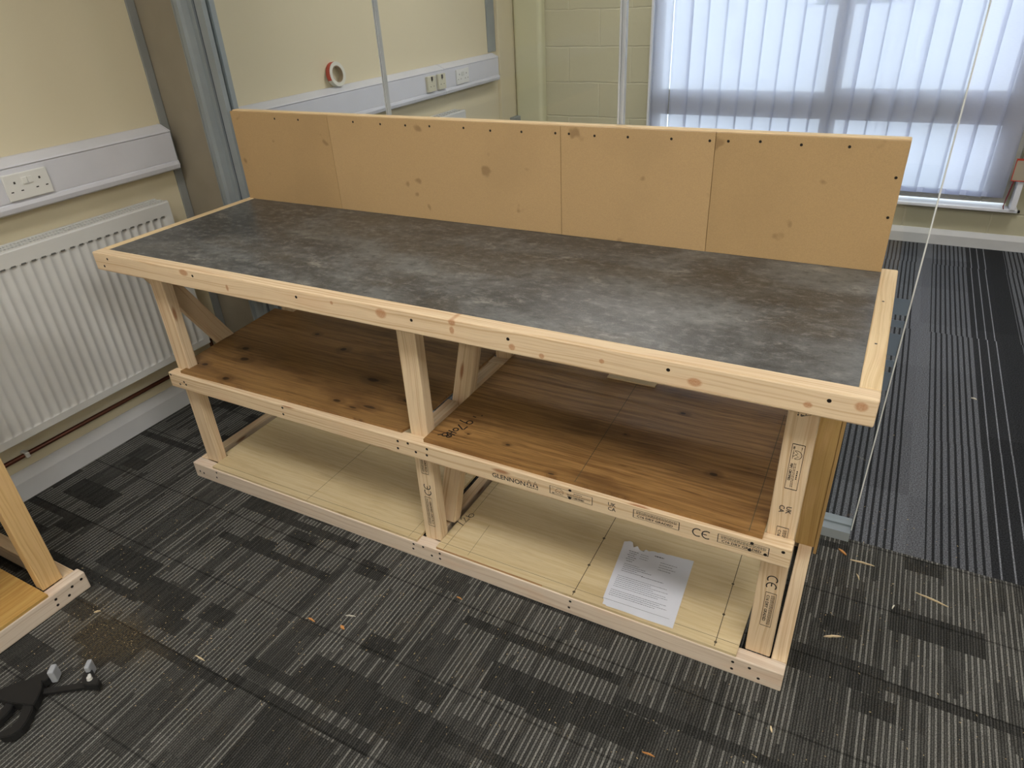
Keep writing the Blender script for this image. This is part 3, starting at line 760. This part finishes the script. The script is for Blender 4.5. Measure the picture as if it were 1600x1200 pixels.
for p_ in [arc(1.667 - .011*(yy-.04), yy, .0045, 0, 345, 10) for yy in (.05, .165, .29)] + [arc(2.068-.02*(yy-.04), yy, .004, 0, 345, 10) for yy in (.05, .15, .27)]: mark('pencil_dot', lr, (0, 0, lz), AX, (0, 1, 0), polys=[p_], mat=M_PENCIL)
for p_ in [([(1.672, .045), (1.655, .575)], .0018), ([(2.105, .045), (2.097, .575)], .0018)]: mark('pencil_line', r_b, (0, 0, sh+.001), AX, (0, 1, 0), strokes=[p_], mat=M_PENCIL)
for p_ in [([(.204, .058), (1.132, .062)], .0012), ([(.67, .037), (.665, .58)], .0014), ([(1.10, .037), (1.10, .58)], .0010)]: mark('pencil_line', ll, (0, 0, lz), AX, (0, 1, 0), strokes=[p_], mat=M_PENCIL)
setorigin(wb)

oc = timber('timber_offcut', (1.555, 1.712), (.574, .600), (sh+.0012, sh+.006), 0, M_CAP, None, 401, .001)
oc['label'] = 'thin pale offcut at the back of the streaky brown shelf under the worktop'; oc['category'] = 'offcut'

# ================================================================== second workbench, only its far end is in the picture
w2 = thing('workbench', 'second timber workbench cut off by the left edge, only its foot showing', 'workbench', (.29, -2.77, 0), math.pi/2)
L2 = 2.253; R2 = .50
timber('base_front_rail', (.098, L2), (.032, .070), (.001, bz), 0, M_TG, w2, 131, .004)
bb = [c for c in w2.children][0]
for x, z in ((2.236, .050), (2.205, .047), (2.188, .026), (2.152, .044), (2.150, .022)): screw(bb, (x, .032, z), r=.0045)
timber('base_rear_rail', (.098, 2.242), (R2, R2+.038), (.001, bz), 0, M_T, w2, 132)
timber('base_side_rail', (.098, .136), (.0703, R2), (.001, bz), 1, M_T, w2, 133)
timber('base_side_rail', (2.2045, 2.2425), (.0703, R2), (.001, bz), 1, M_T, w2, 134)
for x in (.140, 2.146):
    timber('front_post', (x, x+.062), (.0702, .108), (bz, .86), 2, timber_mat('golden_softwood', light=(226, 190, 132), dark=(206, 164, 104)), w2, int(x*100)+107)
    timber('rear_post', (x, x+.062), (R2-.0385, R2-.0002), (bz, .86), 2, M_T, w2, int(x*100)+109)
timber('shelf_front_rail', (.14, 2.10), (.032, .070), (.60, .656), 0, M_T, w2, 148)
timber('shelf_rear_rail', (.14, 2.10), (R2, R2+.038), (.60, .656), 0, M_T, w2, 149)
poly_board('upper_shelf_board', [(.21, .04), (2.10, .04), (2.10, R2+.03), (.21, R2+.03)], .6564, .666, M_PY, w2)
poly_board('lower_shelf_board', [(.21, .034), (2.140, .034), (2.140, R2), (.21, R2)], bz+.0004, lz, M_PY, w2)
timber('front_edging', (0, 2.24), (.03, .068), (.84, .90), 0, M_TA, w2, 150, .004)
timber('side_edging', (0, .036), (.0685, R2+.04), (.84, .90), 1, M_CAP, w2, 151, .004)
timber('side_edging', (2.204, 2.24), (.0685, R2+.04), (.84, .90), 1, M_CAP, w2, 152, .004)
box('worktop_panel', .0365, 2.2035, .0685, R2+.04, .878, .8988, M_LAM, w2)

# ------------------------------------------------------------------ radiators
M_SLOT_SHADE = plain('painted_slot_shade', (96, 96, 94), .8)  # grey that paints the shade inside the flute-top slots
def radiator(name, label, ya, yb, z0, z1, fine=True):
    r = thing(name, label, 'radiator', (-.35, (ya+yb)/2, z0))
    xf, xb = -.300, -.385
    bm = bmesh.new(); pitch = .0347
    n = int((yb-ya-.03)/pitch); s0 = yb - .026 - n*pitch
    sub = 10 if fine else 6
    ys = [ya] + [s0 + pitch*k/sub for k in range(n*sub+1)] + [yb]
    zl = [z0, z0+.003, z0+.006, z0+.030, z0+.0305, z0+.036, z0+.042, z0+.060, z1-.085, z1-.066, z1-.057, z1-.053, z1-.052, z1-.008, z1-.004, z1]
    dep = [0, 0, 0, 0, .25, .75, .95, 1., 1., 1., .95, .3, 0, 0, 0, 0]
    grid = []
    for z, d in zip(zl, dep):
        row = []
        for y in ys:
            ph = ((y-s0)/pitch) % 1.
            g = max(0., math.sin(math.pi*ph))**1.3 if ya < y < yb else 0.
            edge = .004 if z in (z0, z1) else 0
            row.append(bm.verts.new((xf - .0055*g*d - edge, y, z)))
        grid.append(row)
    for a, b in zip(grid, grid[1:]):
        for k in range(len(ys)-1): bm.faces.new((a[k], a[k+1], b[k+1], b[k]))
    fp = link('front_panel', bm, M_RAD, r)
    for p in fp.data.polygons: p.use_smooth = z0+.02 < p.center.z < z1-.06
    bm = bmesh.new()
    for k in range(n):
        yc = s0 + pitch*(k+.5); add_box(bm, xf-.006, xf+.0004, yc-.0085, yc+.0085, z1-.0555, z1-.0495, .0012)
    link('slot_shade_boxes', bm, M_SLOT_SHADE, r)  # solid boxes, not openings; slot shade is in their colour
    bm = bmesh.new(); add_box(bm, xb, xb+.012, ya+.01, yb-.01, z0+.01, z1-.01, .003); link('rear_panel', bm, M_RAD, r)
    bm = bmesh.new(); add_box(bm, xb, xf-.004, yb-.004, yb+.002, z0+.012, z1, .0015); add_box(bm, xb, xf-.004, ya-.002, ya+.004, z0+.012, z1, .0015); link('end_panel', bm, M_RAD, r)
    bm = bmesh.new()
    for xx in (xb+.002, xf-.012): add_box(bm, xx-.004, xx+.008, ya, yb, z1-.006, z1+.003, .001)
    add_box(bm, xb+.036, xb+.042, ya, yb, z1-.006, z1+.002)
    y = ya + .012
    while y < yb-.01:
        add_box(bm, xb+.006, xf-.006, y, y+.0035, z1-.006, z1+.001); y += .0125 if fine else .03
    link('top_grille', bm, M_RAD, r)
    box('convector_fins', xb+.025, xf-.03, ya+.02, yb-.02, z0+.02, z1-.03, M_TRIM, r)
    setorigin(r)
    return r
rd = radiator('radiator', 'white panel radiator in front of the glass, left of the workbench', -1.30, .532, .262, .896)
bm = bmesh.new(); add_cyl(bm, (-.345, .566, .265), (-.345, .566, .315), .016, n=14); add_cyl(bm, (-.345, .534, .29), (-.345, .566, .29), .011, n=12)
v = link('valve', bm, M_TRIM, rd); v.location = -Vector(rd.location)
bm = bmesh.new(); add_cyl(bm, (-.345, .566, .315), (-.345, .566, .352), .014, .013, 14)
v2 = link('valve_cap', bm, M_WHITEP, rd); v2.location = -Vector(rd.location)
radiator('radiator', 'white radiator behind the glass, only its top corner showing above the splashback', 1.2, 2.82, .262, .880, False)

pp = thing('heating_pipe', 'dark copper pipe running along the wall under the near radiator', 'pipe', (-.375, 0, .172))
bm = bmesh.new(); add_tube(bm, [(-.375, -1.6, .172), (-.375, .50, .172), (-.368, .545, .174), (-.352, .562, .185), (-.345, .566, .215), (-.345, .566, .262)], .0085, 12)
link('pipe_run', bm, M_COPPER, pp, smooth=True)
for yc in (-.285, -.9):
    bm = bmesh.new(); add_box(bm, -.3995, -.362, yc-.008, yc+.008, .160, .184, .004); link('clip', bm, M_WHITEP, pp)
setorigin(pp)

# ------------------------------------------------------------------ dado trunking and sockets
TP = [(-.3995, .990), (-.352, .990), (-.338, .997), (-.334, 1.012), (-.337, 1.024), (-.342, 1.027), (-.342, 1.134), (-.338, 1.138), (-.341, 1.142), (-.385, 1.162), (-.3995, 1.163)]
def trunking(label, ya, yb, joints=()):
    tr = thing('cable_trunking', label, 'cable trunking', (-.40, (ya+yb)/2, .99))
    bm = bmesh.new(); add_prism(bm, TP, lambda u, v: (u, ya, v), lambda u, v: (u, yb, v)); link('trunking_body', bm, M_PVC, tr)
    box('cover_strip', -.3425, -.3405, ya+.004, yb-.004, 1.029, 1.132, M_PVC, tr, .0006)
    bm = bmesh.new(); add_prism(bm, [(-.3998+(u+.3998)*1.025, 1.0765+(v-1.0765)*1.012) for u, v in TP], lambda u, v: (u, yb-.004, v), lambda u, v: (u, yb+.002, v)); link('end_cap', bm, M_PVC, tr)
    for y in joints:
        bm = bmesh.new(); add_prism(bm, [(-.3998+(u+.3998)*1.03, 1.0765+(v-1.0765)*1.015) for u, v in TP], lambda u, v: (u, y-.005, v), lambda u, v: (u, y+.009, v)); link('joint_cover', bm, M_PVC, tr)
    setorigin(tr); return tr
trunking('white cable trunking on the wall above the near radiator', YN, .655)
trunking('white cable trunking on the wall behind the glass partition', .775, 3.36, (2.672,))

def socket(label, yc, w, mat, gangs, switches=True, x=-.3404, zc=1.0755, h=.086, lift=.009):
    s = thing('wall_socket', label, 'socket', (x, yc, zc))
    bm = bmesh.new(); add_box(bm, x, x+lift, yc-w/2, yc+w/2, zc-h/2, zc+h/2, .003, 2); link('plate', bm, mat, s)
    for g in gangs:
        y = yc + g; bm = bmesh.new()
        for (dy, dz, a, b) in ((0, .014, .0042, .0075), (-.0165, -.014, .0065, .0038), (.0165, -.014, .0065, .0038)):
            add_box(bm, x+lift-.001, x+lift+.0004, y+dy-a/2-.001, y+dy+a/2+.001, zc+dz-b/2, zc+dz+b/2)
        link('pin_holes', bm, M_SLOT, s)
    if switches:
        for g in ((-.009, .009) if len(gangs) == 2 else (0,)):
            bm = bmesh.new(); zz = zc + (.016 if len(gangs) == 2 else .030)
            add_box(bm, x+lift-.001, x+lift+.004, yc+g-.0075, yc+g+.0075, zz-.012, zz+.010, .0015); link('switch', bm, M_WHITEP if len(gangs) == 2 else M_SLOT, s)
    setorigin(s); return s
socket('white double wall socket in the trunking above the near radiator', .062, .150, M_SOCK, (-.042, .042))
socket('cream single wall socket behind the glass, leftmost of the three', 2.503, .086, M_BEIGE, (0,), lift=.018)
socket('cream single wall socket behind the glass, next to the trunking joint', 2.615, .082, M_BEIGE, (0,), lift=.018)
socket('white double wall socket behind the glass, nearest the far corner', 2.873, .150, M_SOCK, (-.042, .042))

# red and white tape roll standing on the trunking
tp = thing('tape_roll', 'roll of red and white tape standing on the trunking behind the glass', 'tape', (-.372, 1.728, 1.1625))
RT, RI, HW = .058, .036, .0135
def ring(name, r0, r1, h, mat, a0=0., a1=360., n=44):
    bm = bmesh.new(); full = abs(a1-a0-360) < 1e-6
    cs = []
    for k in range(n + (0 if full else 1)):
        a = math.radians(a0+(a1-a0)*k/n)
        cs.append([bm.verts.new((sx, math.cos(a)*rr, RT+math.sin(a)*rr)) for sx, rr in ((-h, r0), (h, r0), (h, r1), (-h, r1))])
    m = len(cs)
    for k in range(m if full else m-1):
        a, b = cs[k], cs[(k+1) % m]
        for q in range(4): bm.faces.new((a[q], a[(q+1) % 4], b[(q+1) % 4], b[q]))
    if not full: bm.faces.new(cs[0]); bm.faces.new(cs[-1][::-1])
    bmesh.ops.recalc_face_normals(bm, faces=bm.faces)
    return link(name, bm, mat, tp)
ring('tape_winding', RI+.004, RT, HW, M_WHITET)
ring('card_core', RI, RI+.0038, HW-.0005, plain('brown_card', (158, 140, 116), .8))
ring('red_stripe', RT+.0002, RT+.0010, HW-.001, M_REDT, 95., 205., 18)
tp.rotation_euler = (0, -.13, 0)

# red-edged notice at the right edge
nt = thing('notice_card', 'small red-edged card beside the window at the right edge of the picture', 'notice', (2.925, 3.69, .444))
bm = bmesh.new(); add_box(bm, 2.845, 3.005, 3.690, 3.693, .444, .572); link('card', bm, plain('grey_card', (168, 158, 140), .7), nt)
bm = bmesh.new()
for a, b, c, d in ((2.845, 3.005, .444, .449), (2.845, 3.005, .562, .572), (2.845, 2.849, .449, .562), (3.001, 3.005, .449, .562)): add_box(bm, a, b, 3.6885, 3.6901, c, d)
link('red_border', bm, M_REDT, nt)
bm = bmesh.new(); add_tube(bm, [(2.862, 3.694, .444), (2.857, 3.70, .38), (2.853, 3.704, .335), (2.850, 3.706, .29), (2.855, 3.707, .275)], .0035, 8)
link('red_cord', bm, plain('dark_red_cord', (120, 40, 50), .7), nt)
setorigin(nt)

# ------------------------------------------------------------------ paper on the lower shelf
pc = Vector((1.846, .172, lz+.0008))
pa = thing('paper_sheet', 'white printed sheet with a torn top edge lying on the lower shelf', 'paper', pc)
bm = bmesh.new()
BL, BR, TR_, TL = (1.752, .040), (1.956, .042), (1.941, .309), (1.728, .293)
NX, NY = 24, 20; grid = []
rn = random.Random(11)
tear = [rn.uniform(-.004, .004) for _ in range(NX+1)]
for i in range(NX+1):
    if 4 <= i <= 9: tear[i] -= .010 + .006*math.sin(i*2.1)
    if i < 4: tear[i] += .004
    if i > 12: tear[i] *= .25
for j in range(NY+1):
    row = []
    for i in range(NX+1):
        u, w = i/NX, j/NY
        x = (BL[0]*(1-u)+BR[0]*u)*(1-w) + (TL[0]*(1-u)+TR_[0]*u)*w
        y = (BL[1]*(1-u)+BR[1]*u)*(1-w) + (TL[1]*(1-u)+TR_[1]*u)*w
        lift = .0010 + .0015*math.sin(u*5+w*3)**2 + (.010*max(0, (w-.93)/.07)*max(0, math.sin(u*9+.6)) if u < .5 else 0)
        if j == NY: y += tear[i]
        if u < .06 and w < .06: x += .004; y += .003
        row.append(bm.verts.new((x-pc.x, y-pc.y, lift)))
    grid.append(row)
for a, b in zip(grid, grid[1:]):
    for i in range(NX): bm.faces.new((a[i], a[i+1], b[i+1], b[i]))
link('sheet', bm, M_PAPER, pa, smooth=True)
st = []
M_GREYINK = plain('grey_print', (104, 106, 114), .8)
def tl(x0, x1, y, th, seed, solid=False):
    if solid: st.append(([(x0, y), (x1, y)], th)); return
    st.extend(dashes(x0, x1, y, th, seed))
tl(.100, .128, .236, .0040, 1)
for k in range(6): tl(.022+.004*(k % 2), .052 - .004*(k % 3), .228-.0085*k, .0022, 20+k)
for k in range(3): tl(.060, .085, .226-.009*k, .0016, 30+k)
for k in range(4): tl(.122, .172 - .012*(k % 2), .216-.010*k, .0018, 40+k)
for k in range(5): tl(.024, .070 + .02*(k % 3), .172-.0075*k, .0016, 50+k)
tl(.085, .150, .140, .0018, 60)
for k in range(7): tl(.020, (.165, .120, .172, .130, .168, .175, .150)[k], .120-.0072*k, .0015, 70+k)
for k in range(4): tl(.018, (.178, .160, .182, .150)[k], .062-.0070*k, .0015, 80+k)
tl(.006, .196, .022, .0009, 99, True)
mk = mark('printed_text', pa, (BL[0]-pc.x-.008, BL[1]-pc.y, .0032), (1, .03, 0), (-.055, 1, 0), strokes=st, mat=M_GREYINK, off=.0002)

# ------------------------------------------------------------------ clamp on the carpet
cl = thing('bar_clamp', 'black trigger bar clamp with grey pads lying on the carpet', 'clamp', (.50, -.83, 0))
def slab(name, pts, z0, z1, mat, parent=cl, bev=.002):
    bm = bmesh.new(); add_prism(bm, pts, lambda u, v: (u, v, z0), lambda u, v: (u, v, z1))
    if bev: bmesh.ops.bevel(bm, geom=bm.edges[:], offset=bev, segments=2, affect='EDGES')
    return link(name, bm, mat, parent)
slab('trigger_body', [(0.45, -0.893), (0.409, -0.884), (0.422, -0.861), (0.437, -0.836), (0.458, -0.817), (0.491, -0.805), (0.516, -0.823), (0.537, -0.847), (0.546, -0.862), (0.518, -0.872), (0.486, -0.884)], .006, .034, M_BLACK)
slab('moving_jaw', [(0.443, -0.853), (0.449, -0.819), (0.465, -0.783), (0.495, -0.78), (0.499, -0.8), (0.489, -0.822)], .008, .032, M_BLACK)
slab('clamp_bar', [(0.392, -0.9), (0.611, -0.736), (0.629, -0.745), (0.408, -0.909)], .010, .018, M_BLACK, bev=0)
slab('end_jaw', [(0.581, -0.756), (0.563, -0.731), (0.576, -0.721), (0.607, -0.733), (0.626, -0.732), (0.641, -0.747), (0.604, -0.764)], .006, .030, M_BLACK)
slab('handle', [(0.506, -0.867), (0.535, -0.857), (0.554, -0.872), (0.571, -0.895), (0.581, -0.917), (0.575, -0.939), (0.555, -0.953), (0.535, -0.951), (0.54, -0.941), (0.55, -0.925), (0.543, -0.901), (0.524, -0.882)], .006, .030, M_BLACK)
slab('trigger_lever', [(0.461, -0.889), (0.485, -0.88), (0.497, -0.896), (0.504, -0.929), (0.501, -0.95), (0.483, -0.943), (0.477, -0.914)], .008, .026, M_BLACK)
def pad(name, cx, cy, thick, face):
    d = Vector((.80, .60)); n = Vector((-.60, .80))
    bm = bmesh.new(); add_box(bm, -thick/2, thick/2, -.015, .015, .006, .048, .004, 3)
    for v in bm.verts:
        x, y = v.co.x, v.co.y; v.co.x = cx + d.x*x + n.x*y; v.co.y = cy + d.y*x + n.y*y
    return link(name, bm, M_GREYP, cl)
pad('jaw_pad', .494, -.776, .016, 1); pad('jaw_pad', .570, -.722, .013, -1)
bm = bmesh.new(); add_cyl(bm, (.519, -.840, .012), (.519, -.840, .024), .0085, .007, 16); link('release_button', bm, M_WHITEP, cl)
bm = bmesh.new(); add_cyl(bm, (.604, -.745, .028), (.604, -.745, .038), .008, .006, 12); add_cyl(bm, (.596, -.739, .028), (.596, -.739, .036), .005, .004, 10); link('end_stop_knob', bm, M_WHITEP, cl)

setorigin(cl)

# ------------------------------------------------------------------ wood splinters and sawdust
M_SPL = [plain('pale_splinter', (226, 206, 168), .8), plain('orange_splinter', (206, 146, 84), .8), plain('white_splinter', (226, 222, 206), .8)]
SPL = [((2.317, .630), (2.341, .610), .011, 1, 'thick orange wood chip beside the foot of the workbench'),
       ((2.353, .595), (2.421, .597), .0045, 0, 'pale wood splinter lying just beyond the orange chip'),
       ((2.532, .534), (2.616, .514), .0035, 0, 'longest pale wood splinter on the carpet right of the workbench'),
       ((2.318, .258), (2.360, .278), .008, 0, 'broad pale wood splinter beside the right end of the workbench base'),
       ((2.376, .541), (2.386, .518), .004, 0, 'small forked pale splinter near the orange chip'),
       ((2.477, .440), (2.481, .457), .005, 2, 'short pale chip below the longest splinter'),
       ((2.705, 1.786), (2.725, 1.778), .009, 2, 'pinkish white scrap on the dark carpet in the doorway'),
       ((.976, -.312), (1.003, -.315), .008, 1, 'light brown wood chip on the carpet in front of the workbench'),
       ((1.081, -.293), (1.100, -.299), .013, 1, 'orange triangular wood chip on the carpet in front of the workbench'),
       ((.777, -.554), (.816, -.554), .005, 0, 'pale wood splinter right of the clamp'),
       ((1.070, -.257), (1.100, -.247), .0025, 2, 'thin white splinter behind the orange triangular chip'),
       ((1.330, -.055), (1.350, -.057), .004, 1, 'small pinkish splinter close to the workbench base rail'),
       ((1.981, -.272), (2.012, -.271), .004, 1, 'thin brown splinter at the bottom of the picture below the sheet of paper'),
       ((2.237, -.074), (2.244, -.089), .007, 0, 'pale chip in front of the right corner of the workbench base'),
       ((.365, -.582), (.378, -.568), .005, 0, 'small pale chip beside the foot of the second workbench')]
for k, (a, b, w, mi, label) in enumerate(SPL):
    rnd = random.Random(k); a = Vector(a); b = Vector(b); c = (a+b)/2; d = (b-a); L = d.length; d.normalize(); n = Vector((-d.y, d.x))
    bm = bmesh.new(); N = 6; top = []; bot = []
    for i in range(N+1):
        s = i/N; ww = w/2*(1-abs(2*s-1)**2.2*.8)*.72*rnd.uniform(.75, 1.1); lift = .003 + .0025*math.sin(s*math.pi)
        p = d*(s-.5)*L + n*rnd.uniform(-.0008, .0008)
        top.append((bm.verts.new((p.x+n.x*ww, p.y+n.y*ww, lift)), bm.verts.new((p.x-n.x*ww, p.y-n.y*ww, lift))))
        bot.append((bm.verts.new((p.x+n.x*ww*.7, p.y+n.y*ww*.7, .0002)), bm.verts.new((p.x-n.x*ww*.7, p.y-n.y*ww*.7, .0002))))
    for i in range(N):
        bm.faces.new((top[i][0], top[i][1], top[i+1][1], top[i+1][0])); bm.faces.new((bot[i][1], bot[i][0], bot[i+1][0], bot[i+1][1]))
        bm.faces.new((top[i][0], top[i+1][0], bot[i+1][0], bot[i][0])); bm.faces.new((top[i+1][1], top[i][1], bot[i][1], bot[i+1][1]))
    bm.faces.new((top[0][1], top[0][0], bot[0][0], bot[0][1])); bm.faces.new((top[N][0], top[N][1], bot[N][1], bot[N][0]))
    bmesh.ops.recalc_face_normals(bm, faces=bm.faces)
    o = link('wood_splinter', bm, M_SPL[mi]); o.location = (c.x, c.y, 0); tag(o, label, 'wood splinter', 'wood splinters on the carpet')
rnd = random.Random(5); bm = bmesh.new()
cs = [(.46, -.60, .22, .09, 260), (1.0, -.28, .35, .18, 240), (1.15, -.10, .25, .10, 120), (.75, -.55, .3, .2, 160), (1.9, -.25, .5, .15, 160), (2.4, .2, .25, .4, 110), (2.2, -.35, .5, .15, 90), (.55, -.25, .3, .25, 130), (2.6, .4, .2, .2, 50), (2.5, 1.6, .3, .7, 14)]
for cx, cy, sx, sy, n in cs:
    for _ in range(n):
        x = rnd.gauss(cx, sx); y = rnd.gauss(cy, sy)
        if .05 < x < 2.28 and y > 0.015: continue
        if x < .30 and y < -.5: continue
        L = rnd.choice((.0012, .0016, .0022, .003, .0045)); w = rnd.uniform(.0006, .0013); a = rnd.uniform(0, 6.28)
        dx, dy = math.cos(a)*L/2, math.sin(a)*L/2; nx, ny = -math.sin(a)*w/2, math.cos(a)*w/2; z = .0012
        v = [bm.verts.new((x+p, y+q, zz)) for zz in (.0003, z) for p, q in ((-dx-nx, -dy-ny), (dx-nx, dy-ny), (dx+nx, dy+ny), (-dx+nx, -dy+ny))]
        for f in ((3, 2, 1, 0), (4, 5, 6, 7), (0, 1, 5, 4), (1, 2, 6, 5), (2, 3, 7, 6), (3, 0, 4, 7)):
            bm.faces.new([v[i] for i in f]).material_index = 0
o = link('sawdust', bm, plain('sawdust_flakes', (204, 180, 134), .9, var=.3, scale=60.))
tag(o, 'fine sawdust flakes scattered over the grey carpet', 'sawdust', kind='stuff')
